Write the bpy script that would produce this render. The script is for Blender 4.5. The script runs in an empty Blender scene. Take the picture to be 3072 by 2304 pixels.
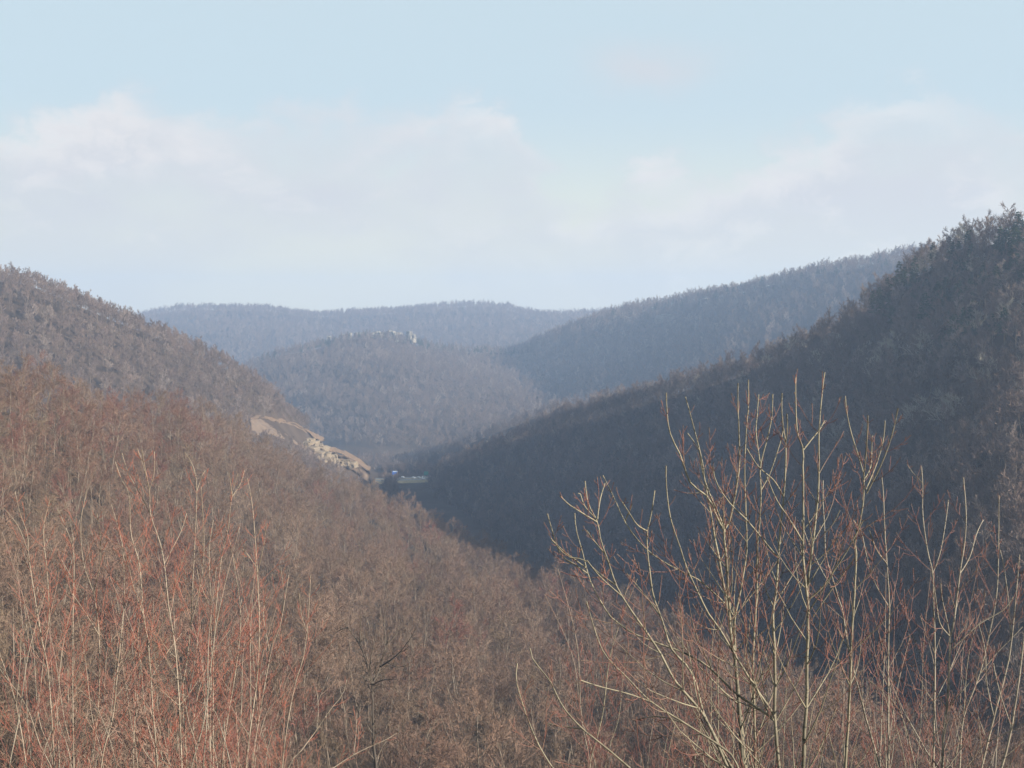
import bpy, math, random
import numpy as np
from mathutils import Vector, Matrix, noise
from mathutils.bvhtree import BVHTree

rnd = random.Random(7)
rng = np.random.default_rng(7)
S = bpy.context.scene
C = S.collection
R = math.radians

# ------------------------------------------------------------------ camera
EYE = 140.0                      # metres above the valley floor
cam = bpy.data.cameras.new('camera')
cam.sensor_width = 36.0
cam.lens = 18.0 / math.tan(R(20.0))
cam.shift_y = -139.5 / 2212.0
cam.clip_start = 0.1
cam.clip_end = 30000
co = bpy.data.objects.new('camera', cam)
co.location = (0, 0, EYE)
co.rotation_euler = (R(90), 0, 0)
C.objects.link(co)
S.camera = co

# ------------------------------------------------------------------ light
SUN_AZ, SUN_EL = 113.0, 18.5     # azimuth from the view direction towards the right
SKY_STRENGTH = 0.050
sd = Vector((math.sin(R(SUN_AZ)) * math.cos(R(SUN_EL)), math.cos(R(SUN_AZ)) * math.cos(R(SUN_EL)), math.sin(R(SUN_EL))))
sun = bpy.data.lights.new('sun', 'SUN')
sun.energy = 5.0
sun.angle = R(0.5)
sun.color = (1.0, 0.89, 0.76)
so = bpy.data.objects.new('sun', sun)
so.rotation_euler = sd.to_track_quat('Z', 'Y').to_euler()
C.objects.link(so)

S.view_settings.view_transform = 'Standard'
S.view_settings.look = 'None'
S.view_settings.gamma = 1.0
S.view_settings.use_curve_mapping = False
S.view_settings.exposure = 1.1
S.render.engine = 'CYCLES'
cy = S.cycles
cy.max_bounces = 4
cy.diffuse_bounces = 2
cy.glossy_bounces = 1
cy.volume_bounces = 1
cy.transparent_max_bounces = 8
cy.use_denoising = True
try:
    cy.denoiser = 'OPENIMAGEDENOISE'
except Exception:
    pass
cy.sample_clamp_indirect = 4.0
S.render.filter_size = 2.2


class NT:
    """small helper to write node trees as expressions"""
    def __init__(s, tree):
        s.t = tree
        tree.nodes.clear()

    def n(s, kind, **kw):
        nd = s.t.nodes.new(kind)
        for k, v in kw.items():
            setattr(nd, k, v)
        return nd

    def put(s, sock, v):
        if isinstance(v, bpy.types.NodeSocket):
            s.t.links.new(v, sock)
        elif v is not None:
            try:
                sock.default_value = v
            except Exception:
                sock.default_value = (v, v, v)

    def m(s, op, a, b=None, c=None):
        nd = s.n('ShaderNodeMath', operation=op)
        for i, v in enumerate((a, b, c)):
            if v is not None:
                s.put(nd.inputs[i], v)
        return nd.outputs[0]

    def vm(s, op, a, b=None):
        nd = s.n('ShaderNodeVectorMath', operation=op)
        s.put(nd.inputs[0], a)
        if b is not None:
            s.put(nd.inputs[1], b)
        return nd.outputs[0]

    def mix(s, f, a, b, mode='MIX'):
        nd = s.n('ShaderNodeMix', data_type='RGBA', blend_type=mode)
        s.put(nd.inputs[0], f)
        for k, v in ((6, a), (7, b)):
            if isinstance(v, tuple) and len(v) == 3:
                v = (*v, 1)
            s.put(nd.inputs[k], v)
        return nd.outputs[2]

    def noise(s, vec, scale, detail=4, rough=0.55, dist=0.0):
        nd = s.n('ShaderNodeTexNoise')
        if vec is not None:
            s.put(nd.inputs['Vector'], vec)
        nd.inputs['Scale'].default_value = scale
        nd.inputs['Detail'].default_value = detail
        nd.inputs['Roughness'].default_value = rough
        nd.inputs['Distortion'].default_value = dist
        return nd.outputs[0]

    def smooth(s, v, lo, hi, a=0.0, b=1.0):
        nd = s.n('ShaderNodeMapRange', interpolation_type='SMOOTHSTEP')
        s.put(nd.inputs[0], v)
        for i, q in enumerate((lo, hi, a, b)):
            nd.inputs[i + 1].default_value = q
        return nd.outputs[0]

    def xyz(s, x, y, z):
        nd = s.n('ShaderNodeCombineXYZ')
        for i, v in enumerate((x, y, z)):
            s.put(nd.inputs[i], v)
        return nd.outputs[0]

    def ramp(s, f, stops):
        nd = s.n('ShaderNodeValToRGB')
        e = nd.color_ramp.elements
        while len(e) < len(stops):
            e.new(0.5)
        for i, (p, c) in enumerate(stops):
            e[i].position = p
            e[i].color = (*c, 1)
        s.put(nd.inputs[0], f)
        return nd.outputs[0]


# ------------------------------------------------------------------ sky
world = bpy.data.worlds.new('World')
S.world = world
world.use_nodes = True
w = NT(world.node_tree)
sky = w.n('ShaderNodeTexSky')
sky.sky_type = 'NISHITA'
sky.sun_disc = False
sky.sun_elevation = R(SUN_EL)
sky.sun_rotation = R(SUN_AZ)
sky.altitude = 300
sky.air_density = 1.0
sky.dust_density = 1.2
sky.ozone_density = 1.0
dirv = w.n('ShaderNodeTexCoord').outputs['Generated']
sx = w.n('ShaderNodeSeparateXYZ')
w.put(sx.inputs[0], dirv)
az = w.m('ARCTAN2', sx.outputs[0], sx.outputs[1])
el = w.m('ARCSINE', w.m('MAXIMUM', w.m('MINIMUM', sx.outputs[2], 1.0), -1.0))
AZ0, EL0 = az, el
wob = w.n('ShaderNodeTexNoise')
w.put(wob.inputs['Vector'], w.xyz(az, w.m('MULTIPLY', el, 1.6), 0.3))
wob.inputs['Scale'].default_value = 9.0
wob.inputs['Detail'].default_value = 7.0
wob.inputs['Roughness'].default_value = 0.62
wsep = w.n('ShaderNodeSeparateColor')
w.put(wsep.inputs[0], wob.outputs['Color'])
wa = w.m('MULTIPLY', w.m('SUBTRACT', wsep.outputs[0], 0.5), 0.10)
we = w.m('MULTIPLY', w.m('SUBTRACT', wsep.outputs[1], 0.5), 0.060)


AZC = w.m('ADD', AZ0, wa)
ELC = w.m('ADD', EL0, we)
big_n = w.noise(w.xyz(AZC, w.m('MULTIPLY', ELC, 2.4), 1.7), 5.0, 6, 0.58)
fine_n = w.noise(w.xyz(AZC, w.m('MULTIPLY', ELC, 1.6), 7.7), 19.0, 8, 0.62)
patch_n = w.noise(w.xyz(AZ0, w.m('MULTIPLY', EL0, 2.0), 3.9), 7.0, 4, 0.55)


def bump(x, c, wd, h):
    q = w.m('DIVIDE', w.m('SUBTRACT', x, c), wd)
    return w.m('MULTIPLY', w.m('POWER', 2.718, w.m('MULTIPLY', w.m('MULTIPLY', q, q), -1.0)), h)


# ragged upper edge of the cloud bank lying along the valley's horizon, and the heaps that rise from it
top = 0.108
for c, wd, h in ((-0.30, 0.13, 0.032), (-0.020, 0.048, 0.066), (-0.125, 0.055, 0.032), (0.268, 0.070, 0.056), (0.34, 0.06, 0.02), (0.09, 0.035, 0.012), (0.05, 0.06, -0.016)):
    top = w.m('ADD', bump(AZ0, c, wd, h), top)
ragged = w.m('ADD', w.m('MULTIPLY', w.m('SUBTRACT', fine_n, 0.5), 0.105), w.m('MULTIPLY', w.m('SUBTRACT', big_n, 0.5), 0.105))
depth = w.m('ADD', w.m('SUBTRACT', top, EL0), ragged)
bank = w.m('MULTIPLY', w.smooth(depth, -0.006, 0.026), w.smooth(EL0, 0.02, 0.10, 0.45, 1.0))
bank = w.m('MULTIPLY', bank, w.smooth(patch_n, 0.32, 0.62, 0.45, 1.0))
rim = w.m('MULTIPLY', w.smooth(depth, 0.0, 0.012), w.m('SUBTRACT', 1.0, w.smooth(depth, 0.014, 0.050)))
inner = w.m('MULTIPLY', w.smooth(depth, 0.01, 0.04), w.smooth(fine_n, 0.50, 0.68))
lit = w.m('MULTIPLY', w.m('MAXIMUM', w.m('MULTIPLY', rim, 0.72), w.m('MULTIPLY', inner, 0.62)), w.smooth(patch_n, 0.40, 0.60, 0.15, 1.0))
lit = w.m('MAXIMUM', lit, w.m('MULTIPLY', rim, w.m('ADD', bump(AZ0, 0.265, 0.045, 0.9), bump(AZ0, -0.024, 0.022, 0.75))))
# a lone pinkish wisp higher up
qx = w.m('DIVIDE', w.m('SUBTRACT', AZC, 0.098), 0.046)
qy = w.m('DIVIDE', w.m('SUBTRACT', ELC, 0.176), 0.014)
wisp = w.m('POWER', 2.718, w.m('MULTIPLY', w.m('ADD', w.m('MULTIPLY', qx, qx), w.m('MULTIPLY', qy, qy)), -1.0))
high = w.m('MULTIPLY', w.smooth(big_n, 0.50, 0.72), w.smooth(EL0, 0.19, 0.30))
dens = w.m('MAXIMUM', bank, w.m('MAXIMUM', w.m('MULTIPLY', wisp, 0.75), w.m('MULTIPLY', high, 0.6)))
SKYCOL = w.mix(w.smooth(EL0, 0.22, 0.85, 0.86, 0.22), sky.outputs[0], (6.15, 7.45, 8.1))      # thin high veil over the blue
low = w.smooth(EL0, 0.0, 0.16)
SKYCOL = w.mix(low, (9.3, 8.8, 6.4), SKYCOL)
cc = w.mix(lit, (6.60, 6.65, 6.95), (9.0, 8.5, 8.15))
skyc = w.mix(w.m('MULTIPLY', dens, 0.92), SKYCOL, cc)
bg = w.n('ShaderNodeBackground')
w.put(bg.inputs[0], skyc)
bg.inputs[1].default_value = SKY_STRENGTH
w.put(w.n('ShaderNodeOutputWorld').inputs[0], bg.outputs[0])

# ------------------------------------------------------------------ helpers
def tag(o, label=None, cat=None, group=None, kind=None):
    if label: o['label'] = label
    if cat: o['category'] = cat
    if group: o['group'] = group
    if kind: o['kind'] = kind
    return o


def empty(name, loc, label, cat, group=None, rz=0.0):
    o = bpy.data.objects.new(name, None)
    o.empty_display_size = 0.2
    C.objects.link(o)
    o.location = loc
    o.rotation_euler = (0, 0, rz)
    return tag(o, label, cat, group)


def mesh_of(name, v, f, mat=None, smooth=False):
    me = bpy.data.meshes.new(name)
    me.from_pydata([tuple(p) for p in v], [], f)
    if mat: me.materials.append(mat)
    if smooth: me.polygons.foreach_set('use_smooth', [True] * len(me.polygons))
    me.update()
    return me


def obj(name, me, parent=None, loc=None):
    o = bpy.data.objects.new(name, me)
    C.objects.link(o)
    if parent is not None: o.parent = parent
    if loc is not None: o.location = loc
    return o


def X(px, d):                    # bearing given as a column of the 2212-wide survey sheet
    return (px - 1106.0) / 3039.0 * d


def ZC(py, d):                   # height whose line of sight has that dip
    return EYE - (py - 690.0) / 3039.0 * d


def P3(px, py, d):               # the same for the finer 3072-wide sheet
    return Vector(((px - 1536.0) / 4220.5 * d, d, EYE - (py - 958.3) / 4220.5 * d))


def principled(name, build, rough=0.9, spec=0.15):
    ma = bpy.data.materials.new(name)
    ma.use_nodes = True
    t = NT(ma.node_tree)
    b = t.n('ShaderNodeBsdfPrincipled')
    b.inputs['Roughness'].default_value = rough
    b.inputs['Specular IOR Level'].default_value = spec
    r = build(t)
    bump = None
    if isinstance(r, tuple) and len(r) == 2 and isinstance(r[0], bpy.types.NodeSocket):
        r, bump = r
    if isinstance(r, tuple): r = (*r, 1)
    t.put(b.inputs['Base Color'], r)
    if bump is not None:
        bn = t.n('ShaderNodeBump')
        bn.inputs['Strength'].default_value = 0.6
        bn.inputs['Distance'].default_value = 0.3
        t.put(bn.inputs['Height'], bump)
        t.put(b.inputs['Normal'], bn.outputs[0])
    t.put(t.n('ShaderNodeOutputMaterial').inputs[0], b.outputs[0])
    return ma


def pos(t):
    return t.n('ShaderNodeNewGeometry').outputs['Position']


def objrand(t):
    return t.n('ShaderNodeObjectInfo').outputs['Random']


def litter(t):
    a = t.noise(pos(t), 0.05, 6, 0.6)
    b = t.noise(pos(t), 0.9, 5, 0.65)
    c = t.mix(t.smooth(a, 0.35, 0.65), (0.058, 0.042, 0.031), (0.085, 0.064, 0.048))
    return t.mix(t.smooth(b, 0.4, 0.7, 0, 0.5), c, (0.07, 0.052, 0.036))


M_litter = principled('leaf_litter', litter, 1.0, 0.05)


def twig_mat(name, stops, k=1.0):
    def f(t):
        c = t.vm('SCALE', t.ramp(objrand(t), stops))
        c.node.inputs['Scale'].default_value = k
        n = t.noise(t.n('ShaderNodeTexCoord').outputs['Object'], 0.7, 3)
        return t.mix(t.smooth(n, 0.35, 0.7, 0.0, 0.35), c, (0.08, 0.062, 0.05))
    return principled(name, f, 0.9, 0.12)


M_twig = twig_mat('bare_twigs', ((0.0, (0.150, 0.105, 0.080)), (0.25, (0.225, 0.150, 0.113)), (0.5, (0.165, 0.122, 0.088)), (0.75, (0.250, 0.165, 0.120)), (0.9, (0.20, 0.150, 0.105)), (1.0, (0.29, 0.215, 0.165))), 1.0)
M_twig_red = twig_mat('red_budded_twigs', ((0.0, (0.24, 0.125, 0.09)), (0.5, (0.21, 0.135, 0.10)), (1.0, (0.25, 0.11, 0.088))), 0.80)
M_twig_pale = twig_mat('pale_twigs', ((0.0, (0.34, 0.31, 0.25)), (1.0, (0.42, 0.38, 0.31))))
M_twig_far = twig_mat('far_bare_twigs', ((0.0, (0.115, 0.088, 0.074)), (0.3, (0.22, 0.160, 0.132)), (0.55, (0.15, 0.116, 0.096)), (0.8, (0.235, 0.168, 0.135)), (1.0, (0.32, 0.265, 0.225))), 1.0)


def trunk_bark(t):
    n = t.noise(t.vm('MULTIPLY', t.n('ShaderNodeTexCoord').outputs['Object'], (3, 3, 0.6)), 1.5, 5)
    return t.mix(t.smooth(n, 0.35, 0.7), (0.12, 0.095, 0.072), (0.25, 0.21, 0.165))


M_trunk = principled('grey_bark', trunk_bark, 0.9, 0.1)


def needles(t):
    n = t.noise(pos(t), 0.6, 4)
    c = t.ramp(objrand(t), ((0.0, (0.028, 0.052, 0.026)), (0.5, (0.042, 0.070, 0.030)), (1.0, (0.060, 0.082, 0.032))))
    return t.mix(t.smooth(n, 0.4, 0.7, 0, 0.5), c, (0.022, 0.04, 0.022))


M_needle = principled('pine_needles', needles, 0.75, 0.2)

# ------------------------------------------------------------------ hills
def cr(P, t):                    # Catmull-Rom through the rows of P at parameters t
    n = len(P)
    i = np.clip(np.floor(t).astype(int), 0, n - 2)
    f = (t - i)[:, None]
    a, b, c, d = P[np.clip(i - 1, 0, n - 1)], P[i], P[i + 1], P[np.clip(i + 2, 0, n - 1)]
    return 0.5 * (2 * b + (c - a) * f + (2 * a - 5 * b + 4 * c - d) * f ** 2 + (3 * b - a - 3 * c + d) * f ** 3)


def gsm(a, s):                   # gaussian smoothing along a row
    if s <= 0: return a
    k = np.arange(-int(3 * s), int(3 * s) + 1)
    g = np.exp(-0.5 * (k / s) ** 2)
    g /= g.sum()
    return np.convolve(np.pad(a, len(k) // 2, mode='edge'), g, mode='valid')


HILLS = {}


def hill(key, tracks, px0, px1, nu, nv, label, amp=4.0, wl=90.0, sm=1.5, ridge=None, mat=None, name='hill'):
    U = np.linspace(px0, px1, nu)
    D, Z = [], []
    for tr in tracks:
        a = np.array(tr, float)
        D.append(gsm(np.interp(U, a[:, 0], a[:, 1]), sm * 2))
        Z.append(gsm(np.interp(U, a[:, 0], a[:, 2]), sm))
    t = np.linspace(0, len(tracks) - 1, nv)
    D, Z = cr(np.array(D), t), cr(np.array(Z), t)
    x = (U[None, :] - 1106.0) / 3039.0 * D
    G = np.stack([x, D, Z], -1)
    if amp:
        off = hash(key) % 97
        off = sum(map(ord, key)) * 3.7
        for i in range(nv):
            wgt = 1.0
            if ridge is not None: wgt = 0.30 + 0.70 * min(1.0, abs(t[i] - ridge) / 0.8)
            for j in range(nu):
                p = G[i, j]
                q = noise.fractal(Vector((p[0] / wl + off, p[1] / wl, off)), 0.9, 2.1, 4)
                G[i, j, 2] += amp * wgt * q
    v = G.reshape(-1, 3)
    f = [(i * nu + j, i * nu + j + 1, (i + 1) * nu + j + 1, (i + 1) * nu + j) for i in range(nv - 1) for j in range(nu - 1)]
    me = mesh_of(name, v, f, mat or M_litter, True)
    o = tag(obj(name, me), label, 'hill', kind='structure')
    HILLS[key] = dict(G=G, U=U, T=t, bvh=BVHTree.FromPolygons([tuple(p) for p in v], f), obj=o)
    return o


def ridge_track(pts, tree, dd=0.0, dz=0.0):
    return [(px, d + dd, ZC(py, d) - tree + dz) for px, py, d in pts]


# near slope: the flank falling away below the overlook
NS = [(-1500, 640, 260), (-600, 700, 270), (0, 758, 285), (130, 790, 320), (270, 832, 360), (400, 842, 400), (460, 872, 430), (560, 928, 480),
      (650, 990, 540), (740, 1020, 585), (800, 1030, 600), (920, 1096, 570), (1106, 1182, 490), (1200, 1212, 440), (1400, 1290, 340), (1500, 1345, 290),
      (1700, 1435, 220), (2000, 1545, 170), (2212, 1605, 150), (3700, 1720, 130)]
sil = ridge_track(NS, 13.0)
hill('near', [
    [(-1500, 2.5, 137.9), (3700, 2.5, 137.9)],
    [(-1500, 12, 134.3), (3700, 12, 134.0)],
    [(-1500, 40, 119), (1106, 40, 116), (3700, 40, 114)],
    [(-1500, 100, 108), (0, 100, 102), (600, 100, 96), (1106, 100, 92), (1500, 100, 89), (2212, 95, 88), (3700, 85, 90)],
    [(-1500, 170, 112), (0, 185, 107), (600, 270, 83), (800, 300, 75), (1106, 280, 68), (1400, 210, 74), (1700, 155, 80), (2212, 125, 84), (3700, 110, 84)],
    sil,
    [(p, d + 55, z - 20) for p, d, z in sil],
    [(p, d + 190, max(-4, z - 75) if p > 500 else z - 60) for p, d, z in sil],
], -1500, 3700, 190, 84, 'brown wooded slope falling away below the overlook', amp=3.0, wl=60, sm=2.0, ridge=5)

# left hill
LH = [(-1500, 520, 900), (-400, 565, 840), (0, 592, 830), (90, 601, 835), (200, 641, 850), (270, 673, 860), (330, 690, 870), (400, 722, 885), (480, 762, 905),
      (540, 793, 920), (600, 832, 940), (650, 882, 960), (700, 932, 985), (740, 977, 1010), (790, 1014, 1035), (830, 1034, 1050), (880, 1060, 1060)]
lr = ridge_track(LH, 9.0)
hill('left', [
    [(-1500, 480, 70), (0, 500, 62), (400, 540, 40), (600, 640, 12), (700, 800, 4), (830, 960, -2), (880, 1000, -3)],
    [(p, d * 0.80 if p < 500 else d - 150, 40 + (z - 40) * 0.40 if z > 60 else z * 0.4) for p, d, z in lr],
    [(p, d * 0.91 if p < 500 else d - 65, 40 + (z - 40) * 0.76 if z > 60 else z * 0.75) for p, d, z in lr],
    lr,
    [(p, d + 120, z - 16) for p, d, z in lr],
    [(p, d + 420, -4) for p, d, z in lr],
], -1500, 880, 120, 60, 'dull mauve wooded hill rising on the left behind the near slope', amp=9, wl=150, ridge=3)

# far plateau ridge
FR = [(-1500, 640, 3000), (0, 690, 3000), (200, 700, 3000), (330, 682, 3000), (400, 669, 3000), (470, 664, 3000), (550, 661, 3000), (620, 668, 3000), (700, 674, 3000), (790, 668, 3000),
      (850, 669, 3000), (960, 661, 3000), (1085, 661, 3000), (1130, 673, 3000), (1200, 680, 3000), (1260, 676, 3000), (1400, 670, 3000), (3700, 600, 3000)]
fr = ridge_track(FR, 15.0)
hill('far', [
    [(p, d - 760, -4) for p, d, z in fr],
    [(p, d - 420, z * 0.5) for p, d, z in fr],
    [(p, d - 150, z * 0.86) for p, d, z in fr],
    fr,
    [(p, d + 300, z - 8) for p, d, z in fr],
    [(p, d + 900, -4) for p, d, z in fr],
], -900, 2600, 150, 50, 'hazy blue-grey plateau ridge closing the far end of the valley', amp=16, wl=300, ridge=3)

# rock-capped knob in the middle
KN = [(300, 900, 1860), (420, 850, 1880), (500, 802, 1900), (540, 782, 1910), (600, 757, 1930), (680, 740, 1950), (730, 729, 1970), (760, 724, 1980), (880, 724, 2000), (920, 737, 2010),
      (1000, 744, 2040), (1130, 746, 2080), (1250, 780, 2080), (1400, 840, 2050), (1600, 900, 2000)]
kr = ridge_track(KN, 12.0)
hill('knob', [
    [(300, 1560, -3), (600, 1500, -3), (760, 1450, -3), (900, 1440, -3), (1050, 1460, -3), (1250, 1560, -3), (1600, 1700, -3)],
    [(300, 1680, 15), (600, 1620, 30), (760, 1570, 34), (900, 1560, 36), (1050, 1590, 34), (1250, 1690, 25), (1600, 1800, 0)],
    [(p, d - 190, z * 0.74) for p, d, z in kr],
    [(p, d - 50, z * 0.96) for p, d, z in kr],
    kr,
    [(p, d + 90, z - 20) for p, d, z in kr],
    [(p, d + 420, -4) for p, d, z in kr],
], 300, 1600, 110, 70, 'wooded knob in mid valley capped by a rock outcrop', amp=15, wl=190, ridge=4)

# long ridge on the right, behind
MR = [(900, 830, 2200), (1000, 790, 2180), (1100, 755, 2150), (1150, 738, 2120), (1200, 714, 2100), (1250, 694, 2080), (1300, 677, 2060), (1380, 657, 2010), (1470, 634, 1960), (1560, 615, 1910),
      (1650, 599, 1860), (1750, 581, 1800), (1850, 565, 1750), (1960, 547, 1700), (2100, 536, 1650), (2300, 530, 1600), (3000, 525, 1550), (3700, 525, 1500)]
mr = ridge_track(MR, 15.0)
hill('mid', [
    [(900, 1620, -3), (1100, 1540, -3), (1300, 1500, -3), (1500, 1420, -3), (1800, 1330, 0), (2300, 1180, 0), (3700, 1000, 0)],
    [(p, d - 330, z * 0.42) for p, d, z in mr],
    [(p, d - 160, z * 0.75) for p, d, z in mr],
    [(p, d - 60, z * 0.93) for p, d, z in mr],
    mr,
    [(p, d + 200, z - 14) for p, d, z in mr],
    [(p, d + 600, -4) for p, d, z in mr],
], 900, 3000, 150, 70, 'long hazy wooded ridge climbing to the right behind the dark hill', amp=17, wl=210, ridge=4)

# shaded spur behind the dark hill
SP = [(700, 1010, 1460), (740, 995, 1450), (775, 982, 1445), (850, 975, 1430), (950, 958, 1400), (1050, 917, 1370), (1150, 877, 1335), (1250, 845, 1290), (1350, 828, 1240),
      (1450, 822, 1180), (1600, 800, 1100), (1800, 760, 1040), (2300, 700, 980), (3000, 700, 950)]
sp = ridge_track(SP, 12.0)
hill('spur', [
    [(p, d - 150 - max(0, z) * 0.8, -4) for p, d, z in sp],
    [(p, d - 60 - max(0, z) * 0.4, z * 0.5) for p, d, z in sp],
    sp,
    [(p, d + 60 + max(0, z) * 0.4, z * 0.5 - 2) for p, d, z in sp],
    [(p, d + 120 + max(0, z) * 0.9, -5) for p, d, z in sp],
], 700, 3000, 100, 36, 'low shaded spur in blue shadow at the foot of the far ridge', amp=4, wl=120, ridge=2)

# dark hill on the right
DH = [(880, 1120, 1270), (905, 1082, 1245), (940, 1012, 1210), (1000, 976, 1170), (1100, 935, 1110), (1200, 887, 1050), (1300, 857, 1000), (1400, 835, 950), (1480, 800, 910), (1600, 766, 850),
      (1700, 731, 800), (1800, 686, 750), (1880, 632, 715), (1970, 552, 675), (2010, 520, 655), (2080, 486, 630), (2130, 468, 610), (2212, 455, 590), (2500, 410, 560),
      (3000, 390, 540), (3700, 380, 520)]
dr = ridge_track(DH, 13.0)
hill('dark', [
    [(880, 1215, -5), (1000, 1010, -3), (1106, 850, -2), (1300, 700, 0), (1500, 550, 12), (1800, 330, 38), (2212, 200, 63), (2800, 200, 72), (3700, 200, 74)],
    [(880, 1235, -4), (1000, 1070, 8), (1106, 960, 16), (1300, 830, 32), (1500, 715, 50), (1800, 540, 80), (2212, 400, 110), (2800, 370, 118), (3700, 370, 120)],
    [(p, d - (45 if p > 1100 else 25), z * 0.90) for p, d, z in dr],
    dr,
    [(p, d + 60, z * 0.82) for p, d, z in dr],
    [(p, d + 170 + max(0, z) * 0.6, -4) for p, d, z in dr],
], 880, 3700, 170, 64, 'steep dark hill in shadow filling the right side of the valley', amp=7, wl=85, ridge=3)

g = 4600
ground = tag(obj('ground', mesh_of('ground', [(-g, -400, -1.0), (g, -400, -1.0), (g, 3950, -1.0), (-g, 3950, -1.0)], [(0, 1, 2, 3)], M_litter)),
             'flat brown valley floor between the wooded hills', 'ground', kind='structure')
# level ground of the overlook under the camera
ov = tag(obj('overlook_ground', mesh_of('overlook_ground', [(-40, -40, 138.3), (40, -40, 138.3), (40, 1.5, 138.3), (3, 3.2, 137.8), (-3, 3.2, 137.8), (-40, 1.5, 138.3)], [(0, 1, 2, 3, 4, 5)], M_litter)),
         'level grassy edge of the overlook', 'ground', kind='structure')


# ------------------------------------------------------------------ tree shapes
def tube(V, F, A, pts, rad, sides, girth=None):
    """append a tapered tube along pts"""
    n0 = len(V)
    n = len(pts)
    up = Vector((0.3, 0.9, 0.2))
    for i in range(n):
        d = (pts[min(i + 1, n - 1)] - pts[max(i - 1, 0)]).normalized()
        s = d.cross(up)
        if s.length < 1e-3: s = d.cross(Vector((1, 0, 0)))
        s.normalize()
        t = d.cross(s)
        for k in range(sides):
            an = 2 * math.pi * k / sides
            V.append(pts[i] + (s * math.cos(an) + t * math.sin(an)) * rad[i])
            if A is not None: A.append(girth[i] if girth else 0.0)
    for i in range(n - 1):
        for k in range(sides):
            a = n0 + i * sides + k
            b = n0 + i * sides + (k + 1) % sides
            F.append((a, b, b + sides, a + sides))


def ribbon(V, F, p0, p1, p2, w0, rr):
    n0 = len(V)
    d = (p2 - p0).normalized()
    s = d.cross(Vector((rr.uniform(-1, 1), rr.uniform(-1, 1), rr.uniform(-.6, .6))))
    if s.length < 1e-3: s = Vector((1, 0, 0))
    s.normalize()
    V += [p0 + s * w0, p0 - s * w0, p1 - s * w0 * .75, p1 + s * w0 * .75, p2]
    F += [(n0, n0 + 1, n0 + 2, n0 + 3), (n0 + 3, n0 + 2, n0 + 4)]


def perp(d, rr):
    a = rr.uniform(0, 2 * math.pi)
    s = d.cross(Vector((0.31, 0.17, 0.93)))
    if s.length < 1e-3: s = d.cross(Vector((1, 0, 0)))
    s.normalize()
    t = d.cross(s)
    return s * math.cos(a) + t * math.sin(a)


def bare_tree(seed, H, spread, counts, tw, first=0.38, forks=1, tl=1.0):
    """trunk + limbs in one mesh, the fine branches in another"""
    rr = random.Random(seed)
    tv, tf, cv, cf = [], [], [], []
    UP = Vector((0, 0, 1))
    lean = Vector((rr.uniform(-.08, .08), rr.uniform(-.08, .08), 1)).normalized()
    stems = []
    r0 = H * 0.0105
    for k in range(forks):
        d = (lean + (perp(lean, rr) * 0.28 if forks > 1 else Vector())).normalized()
        pts = [Vector((0, 0, -0.6))]
        p = Vector((0, 0, 0))
        n = 7
        for i in range(n):
            pts.append(p.copy())
            d = (d + perp(d, rr) * 0.09 + UP * 0.05).normalized()
            p = p + d * H * (0.92 - 0.05 * rr.random()) / (n - 1)
        rad = [r0 * (1.25 if i == 0 else (1 - 0.86 * (i - 1) / n)) for i in range(n + 1)]
        tube(tv, tf, None, pts, rad, 5)
        stems.append((pts[1:], rad[1:]))

    def along(pts, t):
        q = t * (len(pts) - 1)
        i = min(int(q), len(pts) - 2)
        return pts[i].lerp(pts[i + 1], q - i), (pts[i + 1] - pts[i]).normalized()

    n1, n2, n3, n4 = counts
    for pts, rad in stems:
        for a in range(max(3, n1 // forks)):
            t = first + (1 - first) * ((a + rr.random()) / max(3, n1 // forks)) * 0.97
            p, d = along(pts, t)
            L1 = H * (0.34 - 0.20 * (t - first) / (1 - first)) * rr.uniform(.75, 1.2) * spread
            d1 = (perp(d, rr) * rr.uniform(.75, 1.1) + UP * rr.uniform(.55, 1.0)).normalized()
            l1 = [p]
            q = p
            for i in range(4):
                d1 = (d1 + perp(d1, rr) * 0.16 + UP * 0.10).normalized()
                q = q + d1 * L1 / 4
                l1.append(q)
            rb = r0 * 0.36 * (1 - 0.55 * t)
            tube(tv, tf, None, l1, [max(rb * (1 - .8 * i / 4), tw * .8) for i in range(5)], 3)
            for b in range(n2):
                t2 = 0.22 + 0.78 * (b + rr.random()) / n2
                p2, dd = along(l1, min(t2, 1))
                d2 = (dd + perp(dd, rr) * rr.uniform(.5, 1.0) + UP * .25).normalized()
                L2 = L1 * rr.uniform(.36, .6) * (1.15 - .45 * t2)
                m2 = p2 + d2 * L2 * .5
                d2b = (d2 + perp(d2, rr) * .25 + UP * .12).normalized()
                e2 = m2 + d2b * L2 * .5
                ribbon(cv, cf, p2, m2, e2, max(tw * 1.7, rb * .3), rr)
                for c in range(n3):
                    t3 = 0.2 + 0.8 * (c + rr.random()) / n3
                    p3 = p2.lerp(m2, t3 * 2) if t3 < .5 else m2.lerp(e2, t3 * 2 - 1)
                    d3 = (d2b + perp(d2b, rr) * rr.uniform(.5, 1.1) + UP * .2).normalized()
                    L3 = tl * L2 * rr.uniform(.35, .7)
                    m3 = p3 + d3 * L3 * .5
                    d3b = (d3 + perp(d3, rr) * .3).normalized()
                    e3 = m3 + d3b * L3 * .5
                    ribbon(cv, cf, p3, m3, e3, tw, rr)
                    for e in range(n4):
                        t4 = rr.uniform(.15, .95)
                        p4 = p3.lerp(e3, t4)
                        d4 = (d3b + perp(d3b, rr) * rr.uniform(.5, 1.0) + UP * .15).normalized()
                        L4 = L3 * rr.uniform(.4, .7)
                        ribbon(cv, cf, p4, p4 + d4 * L4 * .5, p4 + (d4 + perp(d4, rr) * .15) * L4, tw * .7, rr)
    return (tv, tf), (cv, cf)


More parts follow.
